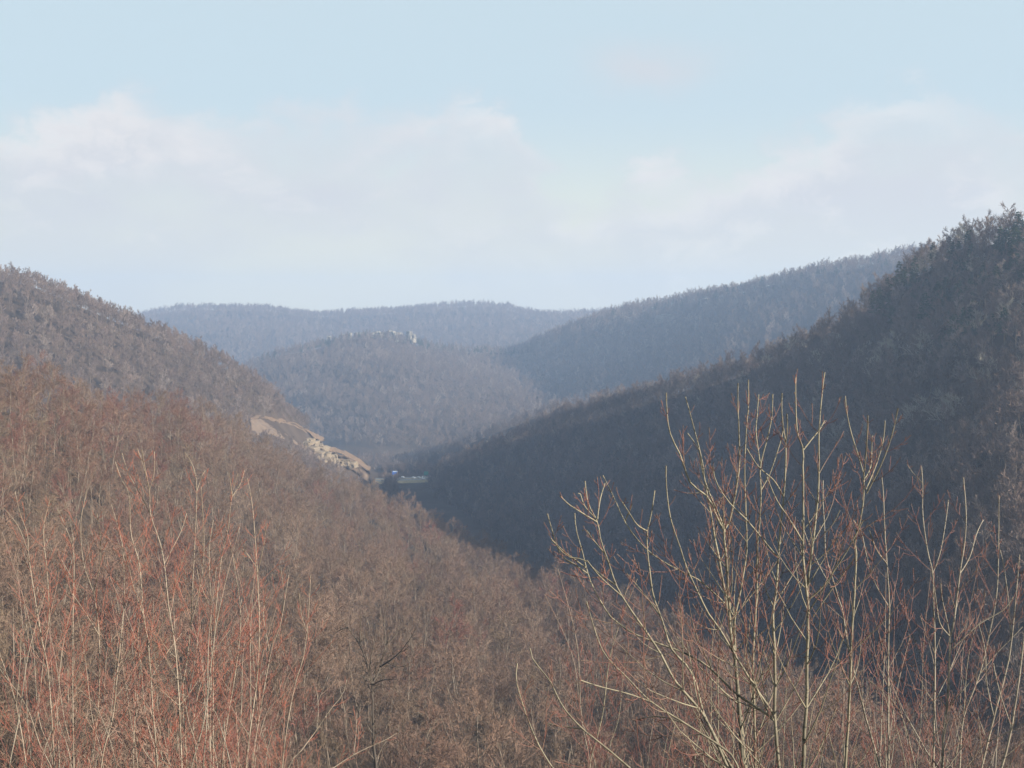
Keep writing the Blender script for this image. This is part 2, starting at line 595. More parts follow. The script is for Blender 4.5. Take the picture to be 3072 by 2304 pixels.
def pine_tree(seed, H, spread=1.0):
    rr = random.Random(seed)
    tv, tf, cv, cf = [], [], [], []
    pts = [Vector((rr.uniform(-.1, .1) * i * .3, rr.uniform(-.1, .1) * i * .3, -0.5 + (H + .5) * i / 7)) for i in range(8)]
    tube(tv, tf, None, pts, [H * .013 * (1 - .9 * i / 7) for i in range(8)], 5)
    z = H * rr.uniform(.28, .4)
    while z < H * .985:
        f = (z - H * .28) / (H * .72)
        L = H * 0.21 * spread * (1 - f) ** .75 * rr.uniform(.8, 1.15) + .35
        nb = rr.choice((4, 5, 5, 6))
        a0 = rr.uniform(0, 6.28)
        for k in range(nb):
            if rr.random() < .14: continue
            a = a0 + 6.283 * k / nb + rr.uniform(-.3, .3)
            l = L * rr.uniform(.6, 1.15)
            d = Vector((math.cos(a), math.sin(a), rr.uniform(-.12, .3)))
            b = Vector((0, 0, z + rr.uniform(-.2, .2)))
            e = b + d * l
            tube(tv, tf, None, [b, e], [.035, .012], 3)
            nq = max(5, int(l * 8))
            for q in range(nq):
                t = .25 + .8 * (q + rr.random()) / nq
                c = b.lerp(e, min(t, 1.02)) + Vector((rr.gauss(0, .16), rr.gauss(0, .16), rr.gauss(.06, .12))) * (0.6 + .4 * l)
                s = rr.uniform(.22, .46)
                for _ in range(2):
                    n = Vector((rr.gauss(0, 1), rr.gauss(0, 1), rr.gauss(.5, 1))).normalized()
                    u = perp(n, rr)
                    v = n.cross(u)
                    n0 = len(cv)
                    cv.extend([c + u * s, c - u * s * .5 + v * s * .55, c - u * s * .5 - v * s * .55])
                    cf.append((n0, n0 + 1, n0 + 2))
        z += H * rr.uniform(.035, .055)
    return (tv, tf), (cv, cf)


# prototypes: near (fine), far (coarse), brush, pine
NEAR = []
for i in range(7):
    (tv, tf), (cv, cf) = bare_tree(100 + i, rnd.uniform(13, 15.5), rnd.uniform(.9, 1.25), (12, 6, 7, 5), 0.0185, first=rnd.choice((.26, .32, .40)), forks=(1, 1, 2, 1, 1, 2, 1)[i])
    NEAR.append((mesh_of('near_trunk', tv, tf, M_trunk, True), mesh_of('near_crown', cv, cf, M_twig)))


def remat(me, mat):
    c = me.copy()
    c.materials.clear()
    c.materials.append(mat)
    return c


NEAR_RED = [(t, remat(c, M_twig_red)) for t, c in NEAR[:4]]


def joined(parts, name):         # one mesh of several with their materials, for the distant woods
    V, F, MI, mats = [], [], [], []
    for (v, f), m in parts:
        o = len(V)
        V += v
        F += [tuple(k + o for k in q) for q in f]
        MI += [len(mats)] * len(f)
        mats.append(m)
    me = mesh_of(name, V, F)
    for m in mats: me.materials.append(m)
    me.polygons.foreach_set('material_index', MI)
    return me


def proto(name, me):
    return bpy.data.objects.new(name, me)


P_near = []
for i in range(7):
    t, c = NEAR[i]
    def dat(me): return ([v.co.copy() for v in me.vertices], [tuple(p.vertices) for p in me.polygons])
    P_near.append(proto('wood_tree', joined([(dat(t), M_trunk), (dat(c), M_twig)], 'wood_tree')))
P_near_red = [proto('wood_red_tree', joined([(dat(NEAR[i][0]), M_trunk), (dat(NEAR[i][1]), M_twig_red)], 'wood_red_tree')) for i in range(3)]
P_far = []
for i in range(6):
    a, b = bare_tree(300 + i, rnd.uniform(14, 17), rnd.uniform(.85, 1.15), (13, 7, 8, 0), 0.050, first=.24, tl=1.3)
    P_far.append(proto('far_tree', joined([(a, M_trunk), (b, M_twig_far)], 'far_tree')))
FARPALE = bare_tree(333, 15, 1.15, (11, 6, 7, 0), 0.052, first=.3, tl=1.3)
P_pale = [proto('pale_far_tree', joined([(FARPALE[0], M_trunk), (FARPALE[1], M_twig_pale)], 'pale_far_tree'))]
P_brush = []
for i in range(4):
    a, b = bare_tree(400 + i, rnd.uniform(4, 6.5), .9, (12, 5, 5, 2), 0.009, first=.25, forks=3)
    P_brush.append(proto('brush', joined([(a, M_trunk), (b, M_twig if i != 2 else M_twig_red)], 'brush')))
PINES = []
for i in range(4):
    a, b = pine_tree(500 + i, rnd.uniform(14, 18), rnd.uniform(.85, 1.2))
    PINES.append((mesh_of('pine_trunk', *a, M_trunk, True), mesh_of('pine_needles', *b, M_needle)))
P_pine = [proto('far_pine', joined([(dat(t), M_trunk), (dat(c), M_needle)], 'far_pine')) for t, c in PINES[:2]]


# ------------------------------------------------------------------ woods
def scatter(key, spacing, t0, t1, px0, px1, keep=.72, seed=1):
    """positions spread over the part of a hill between two of its contour tracks"""
    h = HILLS[key]
    G, U, T = h['G'], h['U'], h['T']
    r = np.random.default_rng(seed)
    a, b, c, d = G[:-1, :-1], G[:-1, 1:], G[1:, 1:], G[1:, :-1]
    area = 0.5 * np.linalg.norm(np.cross(b - a, d - a), axis=-1) + 0.5 * np.linalg.norm(np.cross(b - c, d - c), axis=-1)
    ok = (T[:-1, None] >= t0) & (T[1:, None] <= t1) & (U[None, :-1] >= px0) & (U[None, 1:] <= px1)
    area = np.where(ok, area, 0)
    n = int(area.sum() / spacing ** 2 * 2.0)
    idx = r.choice(area.size, n, p=(area / area.sum()).ravel())
    i, j = np.divmod(idx, area.shape[1])
    u, v = r.random((n, 1)), r.random((n, 1))
    P = (1 - u) * (1 - v) * a[i, j] + u * (1 - v) * b[i, j] + u * v * c[i, j] + (1 - u) * v * d[i, j]
    px = U[j] + u[:, 0] * (U[1] - U[0])
    tt = T[i] + v[:, 0] * (T[1] - T[0])
    grid, out = {}, []
    m = spacing * keep
    for k in range(n):
        x, y = P[k, 0], P[k, 1]
        gx, gy = int(x // m), int(y // m)
        bad = False
        for ax in (-1, 0, 1):
            for ay in (-1, 0, 1):
                for q in grid.get((gx + ax, gy + ay), ()):
                    if (q[0] - x) ** 2 + (q[1] - y) ** 2 < m * m:
                        bad = True
                        break
                if bad: break
            if bad: break
        if bad: continue
        grid.setdefault((gx, gy), []).append((x, y))
        out.append(k)
    res = []
    for k in out:
        p = P[k]
        hid = False
        for kk, hh in HILLS.items():
            if kk == key: continue
            hit = hh['bvh'].ray_cast(Vector((p[0], p[1], 400)), Vector((0, 0, -1)))
            if hit[0] is not None and hit[0].z > p[2] + 1.0:
                hid = True
                break
        if not hid: res.append((p[0], p[1], p[2], px[k], tt[k]))
    return res


def gn_wood(name, label, pts, protos, cat='woods'):
    """one mass of instanced trees; pts rows: x, y, z, proto index, scale, scale z, turn"""
    a = np.array(pts, float)
    me = bpy.data.meshes.new(name)
    me.from_pydata([tuple(q) for q in a[:, :3]], [], [])
    for nm, ty, col in (('kind_index', 'INT', 3),):
        at = me.attributes.new(nm, ty, 'POINT')
        at.data.foreach_set('value', a[:, col].astype(np.int32))
    sc = me.attributes.new('size', 'FLOAT_VECTOR', 'POINT')
    sc.data.foreach_set('vector', np.stack([a[:, 4], a[:, 4], a[:, 5]], 1).astype(np.float32).ravel())
    ro = me.attributes.new('turn', 'FLOAT_VECTOR', 'POINT')
    n = len(a)
    ro.data.foreach_set('vector', np.stack([rng.normal(0, .04, n), rng.normal(0, .04, n), a[:, 6]], 1).astype(np.float32).ravel())
    o = obj(name, me)
    ng = bpy.data.node_groups.new(name, 'GeometryNodeTree')
    ng.interface.new_socket('Geometry', in_out='INPUT', socket_type='NodeSocketGeometry')
    ng.interface.new_socket('Geometry', in_out='OUTPUT', socket_type='NodeSocketGeometry')
    N, L = ng.nodes, ng.links
    gi, go = N.new('NodeGroupInput'), N.new('NodeGroupOutput')
    jn = N.new('GeometryNodeJoinGeometry')

    def att(nm, ty):
        x = N.new('GeometryNodeInputNamedAttribute')
        x.data_type = ty
        x.inputs[0].default_value = nm
        return x.outputs[0]
    ki, si, tu = att('kind_index', 'INT'), att('size', 'FLOAT_VECTOR'), att('turn', 'FLOAT_VECTOR')
    for k, po in enumerate(protos):
        oi = N.new('GeometryNodeObjectInfo')
        oi.inputs[0].default_value = po
        oi.inputs['As Instance'].default_value = True
        cp = N.new('FunctionNodeCompare')
        cp.data_type = 'INT'
        cp.operation = 'EQUAL'
        ins = [s for s in cp.inputs if s.type == 'INT']
        L.new(ki, ins[0])
        ins[1].default_value = k
        ip = N.new('GeometryNodeInstanceOnPoints')
        L.new(gi.outputs[0], ip.inputs['Points'])
        L.new(cp.outputs[0], ip.inputs['Selection'])
        L.new(oi.outputs['Geometry'], ip.inputs['Instance'])
        L.new(tu, ip.inputs['Rotation'])
        L.new(si, ip.inputs['Scale'])
        L.new(ip.outputs[0], jn.inputs[0])
    L.new(jn.outputs[0], go.inputs[0])
    md = o.modifiers.new('trees', 'NODES')
    md.node_group = ng
    return tag(o, label, cat, kind='stuff')


def rows(pts, pick, smin=.75, smax=1.2, low=.36):
    out = []
    for q in pts:
        k, f = pick(q)
        s = rnd.uniform(smin, smax) * f
        if low and rnd.random() < low: s *= rnd.uniform(.38, .65)
        out.append((q[0], q[1], q[2] - .2, k, s * rnd.uniform(.85, 1.15), s, rnd.uniform(0, 6.283)))
    return out


# near slope: the nearest trees one by one, the rest as one wood
pn = scatter('near', 5.3, 2.55, 6.4, -260, 2480, seed=3)
pn = [q for q in pn if q[1] > 46 and not (abs(q[3] - 808) < 75 + 4.5 / q[1] * 3039 and q[1] < 127) and not (728 < q[3] < 892 and q[1] < 140)]


def inframe(q):
    px, py = q[3], 690 + (EYE - q[2] - 12) / q[1] * 3039
    return -40 < px < 2250 and py < 1700


pn.sort(key=lambda q: q[1])
single = [q for q in pn if inframe(q)][:240]
sset = set(map(id, single))
rest = [q for q in pn if id(q) not in sset]


def is_red(q):
    v = noise.noise(Vector((q[0] / 55, q[1] / 55, 3.1)))
    return rnd.random() < (0.04 + .5 * max(0, v) + (.40 if q[3] < 420 and q[1] > 150 else 0))


gn_wood('slope_wood', 'mass of bare brown trees covering the near slope', rows(rest, lambda q: ((7 + rnd.randrange(3)) if is_red(q) else rnd.randrange(7), 1.0), .65, 1.14), P_near + P_near_red)
KINDS = (('bare grey-brown tree with a fine rounded crown on the near slope', 'plain bare trees on the near slope'),
         ('bare reddish-tipped tree among browner ones on the near slope', 'reddish bare trees on the near slope'))
for q in single:
    red = is_red(q)
    tm, cm = (rnd.choice(NEAR_RED) if red else rnd.choice(NEAR))
    o = empty('bare_tree', (q[0], q[1], q[2] - .2), KINDS[red][0], 'tree', KINDS[red][1], rnd.uniform(0, 6.28))
    s = rnd.uniform(.66, 1.22)
    o.scale = (s, s, s * rnd.uniform(.9, 1.1))
    obj('trunk', tm, o)
    obj('crown', cm, o)
pb = [q for q in scatter('near', 3.5, 1.9, 5.3, -200, 2420, seed=11) if 26 < q[1] < 460 and not (735 < q[3] < 885 and 70 < q[1] < 150 and rnd.random() < .7)]
gn_wood('undergrowth', 'thin grey and reddish brush between the trees of the near slope', rows(pb, lambda q: (rnd.randrange(4), 1.0), .6, 1.2, 0), P_brush)

# distant woods, one mass per hill


def off_cut(q):
    py = 690 + (EYE - q[2]) / q[1] * 3039
    e = float(np.interp(q[3], [535, 575, 600, 637, 662, 699, 744, 772, 786, 818, 830], [902, 899, 907, 917, 931, 949, 977, 993, 1004, 1018, 1025]))
    return not (535 < q[3] < 830 and e + 2 < py < e + 60)


gn_wood('left_hill_wood', 'bare mauve-brown wood covering the left hill', rows([q for q in scatter('left', 4.7, .3, 4.4, -260, 870, seed=4) if off_cut(q)], lambda q: (rnd.randrange(6), .72), .7, 1.15), P_far)
gn_wood('far_ridge_wood', 'pale blue-grey wood on the far plateau ridge', rows(scatter('far', 8.0, .8, 3.7, 200, 1500, seed=5), lambda q: (rnd.randrange(6), 1.1), .8, 1.15), P_far)


def knob_pick(q):
    top = q[4] > 3.05 and 560 < q[3] < 1130
    if top and rnd.random() < (.75 if 690 < q[3] < 930 else .4): return 6 + rnd.randrange(2), .75
    return rnd.randrange(6), .92


gn_wood('knob_wood', 'hazy bare wood with dark pines near the rocky top of the knob', rows([q for q in scatter('knob', 6.2, .1, 4.5, 380, 1300, seed=6) if not (735 < q[3] < 896 and 3.35 < q[4] < 3.99 and rnd.random() < .88)], knob_pick, .75, 1.15), P_far + P_pine)


def mid_pick(q):
    if 2.75 < q[4] < 4.1 and rnd.random() < (.28 if 1250 < q[3] < 1650 else .06): return 6 + rnd.randrange(2), .85
    return rnd.randrange(6), 1.05


gn_wood('long_ridge_wood', 'hazy bare wood covering the long right-hand ridge', rows(scatter('mid', 6.8, .4, 4.85, 980, 2350, seed=7), mid_pick, .75, 1.2), P_far + P_pine)
gn_wood('spur_wood', 'shaded blue wood on the low spur', rows(scatter('spur', 7.0, .2, 3.2, 730, 1900, seed=8), lambda q: (rnd.randrange(6), .8), .7, 1.15), P_far)

# dark hill: its pines and its palest trees one by one, the rest as one wood
pd = scatter('dark', 5.0, .0, 3.8, 925, 2480, seed=9)
pines, pales, drest = [], [], []
for q in pd:
    up = q[4]
    if q[3] > 1880 and (1.95 if q[3] < 1980 else 1.4) < up < 3.1 and rnd.random() < (.05 if up > 2.72 else .42 if up > 2.1 else .30 if q[3] < 2100 or up > 1.75 else .16): pines.append(q)
    elif q[3] > 1500 and .9 < up < 2.75 and rnd.random() < .055: pales.append(q)
    else: drest.append(q)
rnd.shuffle(pines)
rnd.shuffle(pales)
show = [q for q in pines if q[3] < 2240]
pines_one, pines_rest = show[:200], show[200:] + [q for q in pines if q[3] >= 2240]
pales_in = [q for q in pales if q[3] < 2240]
pales_one, pales_rest = pales_in[:60], pales_in[60:] + [q for q in pales if q[3] >= 2240]
rw = rows(drest, lambda q: (rnd.randrange(6), 1.1), .7, 1.08)
rw += rows(pales_rest, lambda q: (6, 1.05), .8, 1.1)
rw += rows(pines_rest, lambda q: (7 + rnd.randrange(2), .9), .7, 1.15)
gn_wood('dark_hill_wood', 'bare wood in shadow covering the dark right-hand hill', rw, P_far + P_pale + P_pine)
for q in pines_one:
    tm, cm = rnd.choice(PINES)
    o = empty('pine_tree', (q[0], q[1], q[2] - .2), 'dark green pine near the crest of the dark hill', 'pine tree', 'pines along the top of the dark hill', rnd.uniform(0, 6.28))
    s = rnd.uniform(.65, 1.12)
    o.scale = (s, s, s)
    obj('trunk', tm, o)
    obj('crown', cm, o)
pt, pc = mesh_of('pale_trunk', *FARPALE[0], M_trunk, True), mesh_of('pale_crown', *FARPALE[1], M_twig_pale)
for q in pales_one:
    o = empty('pale_bare_tree', (q[0], q[1], q[2] - .2), 'pale grey bare tree standing out on the face of the dark hill', 'tree', 'pale bare trees on the dark hill', rnd.uniform(0, 6.28))
    s = rnd.uniform(.75, 1.2)
    o.scale = (s * 1.1, s * 1.1, s)
    obj('trunk', pt, o)
    obj('crown', pc, o)
# grove on the valley floor
gv = []
for _ in range(420):
    d = rnd.uniform(1288, 1420)
    px = rnd.uniform(770, 1010)
    gv.append((X(px, d), d, -1.0, rnd.randrange(6), rnd.uniform(.45, .7), rnd.uniform(.42, .62), rnd.uniform(0, 6.28)))
for _ in range(260):
    d = rnd.uniform(1080, 1180)
    px = rnd.uniform(760, 930)
    gv.append((X(px, d), d, -1.0, rnd.randrange(6), rnd.uniform(.3, .45), rnd.uniform(.14, .22), rnd.uniform(0, 6.28)))
gv = [q for q in gv if not (q[1] < 1220 and X(815, q[1]) < q[0])]
gn_wood('valley_grove', 'low grey-mauve grove on the valley floor beside the highway', gv, P_far)

# ------------------------------------------------------------------ rock
def rock_mat(name, c1, c2, dark):
    def f(t):
        p = pos(t)
        a = t.noise(t.vm('MULTIPLY', p, (.25, .25, 1.2)), 0.6, 6, .65)
        b = t.noise(p, .35, 5, .7)
        return t.mix(t.smooth(b, .55, .72), t.mix(t.smooth(a, .35, .65), c1, c2), dark), b
    return principled(name, f, .95, .1)


M_cliff = rock_mat('pale_sandstone', (.29, .265, .215), (.17, .155, .13), (.09, .085, .075))
M_cut = rock_mat('yellow_sandstone', (.25, .20, .135), (.19, .155, .11), (.14, .115, .085))
M_shale = rock_mat('grey_shale', (.20, .175, .15), (.15, .135, .12), (.09, .08, .07))


def dry(t):
    n = t.noise(pos(t), .5, 6, .7)
    return t.mix(t.smooth(n, .35, .65), (.185, .125, .082), (.12, .09, .062))


M_dry = principled('dry_orange_grass', dry, 1.0, .05)
M_verge = principled('pale_dry_grass', lambda t: t.mix(t.smooth(t.noise(pos(t), .4, 6, .7), .35, .65), (.42, .33, .17), (.30, .24, .12)), 1.0, .05)


def block(seed, sx, sy, sz):
    """a jagged block of stone"""
    rr = random.Random(seed)
    n = 4
    key, V, F = {}, [], []

    def vid(p):
        k = tuple(round(c, 4) for c in p)
        if k not in key:
            key[k] = len(V)
            q = Vector(p)
            r = q.copy()
            m = max(abs(c) for c in q)
            r = q.lerp(q.normalized() * .75, .22)
            r += noise.noise_vector(q * 2.3 + Vector((seed * 3.1, 0, 0))) * .16
            r.x += .10 * math.floor(2.5 * r.z + rr.random() * .2) * ((seed % 3) - 1) * .5
            V.append((r.x * sx, r.y * sy, r.z * sz))
        return key[k]
    L = [-.5 + i / n for i in range(n + 1)]
    for ax in range(3):
        for s in (-.5, .5):
            for i in range(n):
                for j in range(n):
                    q = []
                    for (u, v) in ((i, j), (i + 1, j), (i + 1, j + 1), (i, j + 1)):
                        p = [0, 0, 0]
                        p[ax] = s
                        p[(ax + 1) % 3] = L[u]
                        p[(ax + 2) % 3] = L[v]
                        q.append(vid(p))
                    F.append(tuple(q if s > 0 else q[::-1]))
    return V, F


def see(key, px, py):
    """where a line of sight meets a hill"""
    d = Vector(((px - 1106) / 3039, 1, -(py - 690) / 3039))
    h = HILLS[key]['bvh'].ray_cast(Vector((0, 0, EYE)), d.normalized())
    return h[0]


# outcrop on the knob: each block of the cliff is a part
oc = empty('rock_outcrop', (X(815, 1985), 1985, 100), 'pale sandstone outcrop capping the wooded knob in mid valley', 'rock outcrop')
spec = [(711, 729, 8, 6, 0)]
px = 741.0
while px < 892:
    wp = rnd.uniform(4.5, 8.5)
    if rnd.random() < .78:
        spec.append((px, 721 + 3.5 * noise.noise(Vector((px * .05, 1, 1))) + rnd.uniform(-1, 2.5) + (4 if px < 760 else 0), wp * 1.25, rnd.uniform(5, 11), rnd.uniform(-9, 3)))
    if px > 825 and rnd.random() < .6:
        spec.append((px + 2, 733 + rnd.uniform(-3, 2), wp, rnd.uniform(4, 8), -12))
    px += wp * 1.05
spec.append((884, 723, 8, 15, -10))
for k, (px, py, wpx, hpx, dd) in enumerate(spec):
    d = 1975 + dd
    s = d / 3039
    r = obj('rock', mesh_of('rock', *block(k + 1, wpx * s, 12, (hpx + 3) * s), M_cliff), oc)
    r.location = Vector((X(px, d), d, ZC(py + 2, d))) - oc.location
    r.rotation_euler = (rnd.uniform(-.1, .1), rnd.uniform(-.2, .2), rnd.uniform(-.6, .6))
# small pale crags on the long ridge
for lab, pts in (('small pale crag showing through trees on the long ridge', ((1352, 692, 8, 6), (1360, 690, 10, 8), (1369, 689, 9, 9))),
                 ('faint grey line of low rocks along the long ridge', ((1424, 684, 12, 4), (1436, 682, 13, 5), (1449, 682, 14, 4), (1461, 683, 9, 4)))):
    h0 = see('mid', pts[0][0], pts[0][1] + 8) or Vector((X(pts[0][0], 1900), 1900, 140))
    cg = empty('rock_crag', h0, lab, 'rock outcrop')
    for k, (px, py, wp, hp) in enumerate(pts):
        d = h0.y - 22
        s = d / 3039
        r = obj('rock', mesh_of('rock', *block(40 + k + len(pts), wp * s * 1.2, 9, (hp + 12) * s), M_cliff), cg)
        r.location = Vector((X(px, d), d, ZC(py + 6, d))) - h0
# road cut at the foot of the left hill
A_EDGE = [(545, 900), (575, 899), (600, 907), (637, 917), (662, 931), (699, 949)]
B_EDGE = [(672, 958), (707, 967), (744, 977), (772, 993), (786, 1004), (800, 1012)]


def ed(E, px):
    return float(np.interp(px, [e[0] for e in E], [e[1] for e in E]))


def seeL(px, py):
    h = see('left', px, py)
    if h is not None and h.y < 1100: return h
    d = float(np.interp(px, [540, 700, 830], [905, 985, 1050]))
    return Vector((X(px, d), d, ZC(py, d)))


h0 = seeL(690, 965)
cut = empty('rock_cut', h0, 'stepped roadside rock cut with orange grass benches below the left hill', 'rock cut')
kk = 0
for E, off, hpx, x0, x1, step, mat in ((A_EDGE, 20, 12, 668, 704, 11, M_cut), (A_EDGE, 29, 8, 660, 690, 12, M_cut),
                                       (B_EDGE, 19, 11, 688, 770, 13, M_cut), (B_EDGE, 27, 11, 684, 752, 13, M_cut)):
    px = x0
    while px < x1:
        wp = step * rnd.uniform(.8, 1.3)
        py = ed(E, px) + off + rnd.uniform(-2, 2)
        h = seeL(px, py)
        s = h.y / 3039
        kk += 1
        r = obj('rock', mesh_of('rock', *block(60 + kk, wp * s * 1.35, 12, hpx * s * rnd.uniform(.9, 1.3)), mat), cut)
        r.location = h - h0 + Vector((.5, -1.7 - rnd.random() * .9, 0))
        r.rotation_euler = (0, rnd.uniform(-.05, .25), rnd.uniform(-.3, .3))
        px += wp


def scrub(t):
    p = pos(t)
    n = t.noise(p, .25, 6, .7)
    m = t.noise(t.vm('MULTIPLY', p, (.3, .3, 1.6)), .5, 5, .65)
    c = t.mix(t.smooth(n, .35, .65), (.135, .10, .074), (.20, .148, .105))
    return t.mix(t.smooth(m, .55, .70, 0, .7), c, (.17, .155, .135))


M_scrub = principled('scrubby_bank', scrub, 1.0, .05)
for E, nm, rowsq in ((A_EDGE, 'bank', ((4, -6.5), (9, -6), (14, -3.5), (22, -3), (32, -2.5), (44, 3))), (B_EDGE, 'bank', ((4, -6.5), (9, -5), (13, -2.5), (20, -2.5), (30, -2), (38, 3))),
                     (A_EDGE, 'grass_bench', ((-2, 5), (0, -3), (2, -5.5), (3.4, -6.7), (3.4, 6))), (B_EDGE, 'grass_bench', ((-2, 5), (0, -3), (2, -5.5), (3.4, -6.7), (3.4, 6)))):
    V, F = [], []
    n = 30
    for i in range(n + 1):
        px = E[0][0] + (E[-1][0] - E[0][0]) * i / n
        py = ed(E, px)
        for j, (o, dy) in enumerate(rowsq):
            h = seeL(px, py + o + noise.noise(Vector((px * .07, j * .7, 2))) * 3.4 + noise.noise(Vector((px * .3, j * .9, 5))) * 1.5)
            V.append(h - h0 + Vector((0, dy + noise.noise(Vector((px * .11, j, 9))) * 2.0, 0)))
    m = len(rowsq)
    for i in range(n):
        for j in range(m - 1):
            a = i * m + j
            F.append((a, a + m, a + m + 1, a + 1))
    obj(nm, mesh_of(nm, V, F, M_dry if nm == 'grass_bench' else M_scrub, True), cut)

# ------------------------------------------------------------------ highway in the valley
M_asph = principled('asphalt', lambda t: t.mix(t.noise(pos(t), 1.5, 4), (.20, .20, .195), (.26, .255, .245)), .9, .2)
M_line = principled('road_paint', lambda t: (.8, .8, .78), .7, .3)
RD = [(690, 1212), (760, 1220), (820, 1227), (880, 1234), (940, 1244), (1000, 1256), (1080, 1276)]
RC = [Vector((X(p, d), d, 0)) for p, d in RD]


def strip(o0, o1, z0, z1=None):
    V, F = [], []
    for i, p in enumerate(RC):
        d = (RC[min(i + 1, len(RC) - 1)] - RC[max(0, i - 1)]).normalized()
        n = Vector((-d.y, d.x, 0))
        V += [p + n * o0 + Vector((0, 0, z0)), p + n * o1 + Vector((0, 0, z0 if z1 is None else z1))]
    for i in range(len(RC) - 1):
        F.append((2 * i, 2 * i + 2, 2 * i + 3, 2 * i + 1))
    return V, F


tag(obj('grass_verge', mesh_of('grass_verge', *strip(-27, -12.2, -1.6, .3), M_verge)), 'strip of pale yellow dry grass below the highway', 'verge', kind='structure')
tag(obj('highway', mesh_of('highway', *strip(-12.2, 12.2, .3), M_asph)), 'grey highway crossing the narrow valley floor', 'road', kind='structure')
V, F = [], []
for o in (-11, -3.2, 3.2, 11):
    v, f = strip(o - .1, o + .1, .306)
    F += [tuple(k + len(V) for k in q) for q in f]
    V += v
tag(obj('road_marking', mesh_of('road_marking', V, F, M_line)), 'thin white edge lines painted along the highway', 'road marking', kind='structure')
tag(obj('road_median', mesh_of('road_median', *strip(-2.2, 2.2, .31), M_verge)), 'dry grass median between the two carriageways', 'median', kind='structure')


def boxv(x0, x1, y0, y1, z0, z1, tx=0, ty=0):
    V = [(x0, y0, z0), (x1, y0, z0), (x1, y1, z0), (x0, y1, z0), (x0 + tx, y0 + ty, z1), (x1 - tx, y0 + ty, z1), (x1 - tx, y1 - ty, z1), (x0 + tx, y1 - ty, z1)]
    return V, [(3, 2, 1, 0), (4, 5, 6, 7), (0, 1, 5, 4), (1, 2, 6, 5), (2, 3, 7, 6), (3, 0, 4, 7)]


M_white = principled('white_car_paint', lambda t: (.82, .82, .80), .35, .5)
M_silver = principled('silver_car_paint', lambda t: (.55, .60, .60), .3, .5)
M_glass = principled('car_glass', lambda t: (.03, .035, .04), .1, .5)
M_tyre = principled('tyre_rubber', lambda t: (.025, .025, .025), .9, .1)
M_blue = principled('blue_sign_face', lambda t: (.03, .14, .55), .5, .3)
M_green = principled('green_sign_face', lambda t: (.01, .22, .16), .5, .3)
M_post = principled('steel_post', lambda t: (.35, .35, .36), .5, .4)


def car(x, y, rz, mat, label, tall=False):
    o = empty('van' if tall else 'car', (x, y, .31), label, 'van' if tall else 'car', None, rz)
    hb = 1.5 if tall else .88
    obj('body', mesh_of('body', *boxv(-.92, .92, -2.3, 2.3, .3, hb, .06, .08), mat), o)
    ht = 2.5 if tall else 1.45
    obj('cabin', mesh_of('cabin', *boxv(-.84, .84, -1.5 if not tall else -1.2, 1.9 if tall else 1.6, hb, ht, .12, .12 if tall else .5), mat), o)
    obj('windscreen', mesh_of('windscreen', [(-.7, -1.22 if not tall else -1.24, hb + .06), (.7, -1.22 if not tall else -1.24, hb + .06), (.62, -1.08 if not tall else -1.15, ht - .08), (-.62, -1.08 if not tall else -1.15, ht - .08)], [(0, 1, 2, 3)], M_glass), o)
    for sx_ in (-.8, .8):
        for sy_ in (-1.45, 1.45):
            Vw, Fw = [], []
            tube(Vw, Fw, None, [Vector((sx_ - .11, sy_, .33)), Vector((sx_ + .11, sy_, .33))], [.33, .33], 12)
            Fw += [tuple(range(12))[::-1], tuple(range(12, 24))]
            obj('wheel', mesh_of('wheel', Vw, Fw, M_tyre), o)


car(X(870, 1240), 1240, .5, M_white, 'small white car on the highway nearest the blue sign')
car(X(893.5, 1237), 1237, .6, M_white, 'white car midway along the visible highway')
car(X(905, 1238.5), 1238.5, .55, M_silver, 'silver-grey car close behind the white van')
car(X(914.5, 1231), 1231, .4, M_white, 'tall white van in front of the green sign', True)


def road_sign(px, d, zc, w_, h_, mat, label, strip_top):
    o = empty('road_sign', (X(px, d), d, -.2), label, 'road sign')
    z = zc + .2
    obj('panel', mesh_of('panel', *boxv(-w_ / 2, w_ / 2, -.06, .06, z - h_ / 2, z + h_ / 2), mat), o)
    if strip_top:
        obj('header', mesh_of('header', *boxv(-w_ / 2 + .5, w_ / 2 - .3, -.1, -.062, z + h_ / 2 - .95, z + h_ / 2 - .1), principled('pale_sign_header', lambda t: (.55, .68, .8), .5, .3)), o)
    for s in (-.3, .3):
        obj('post', mesh_of('post', *boxv(w_ * s - .09, w_ * s + .09, .062, .22, 0, z + h_ / 2 - .1), M_post), o)


road_sign(853, 1256, 3.1, 4.6, 3.4, M_blue, 'blue highway sign with a pale top strip beside the road', True)
road_sign(920.5, 1250, 3.2, 4.0, 3.5, M_green, 'dark green highway sign at the right end of the visible road', False)

# ------------------------------------------------------------------ saplings on the bank below the overlook
def bark_mat(name, tip, mid, old, ring_and_shade):
    def f(t):
        at = t.n('ShaderNodeAttribute', attribute_name='girth')
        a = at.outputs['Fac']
        p = t.n('ShaderNodeTexCoord').outputs['Object']
        n1 = t.noise(t.vm('MULTIPLY', p, (14, 14, 55)), 1.0, 3, .6)
        n2 = t.noise(t.vm('MULTIPLY', p, (9, 9, 4)), 1.0, 4, .6)
        c = t.mix(t.smooth(n2, .35, .68), mid, old)
        c = t.mix(t.smooth(n1, .56, .68, 0, .85), c, ring_and_shade)
        v = t.m('ADD', a, t.m('MULTIPLY', t.m('SUBTRACT', n2, .5), .3))
        c = t.mix(t.smooth(a, 1.05, 2.0, 0, .80), c, ring_and_shade)  # thick lower stems darkened: shade painted into the bark colour
        return t.mix(t.smooth(v, .16, .42), tip, c)
    return principled(name, f, .65, .3)


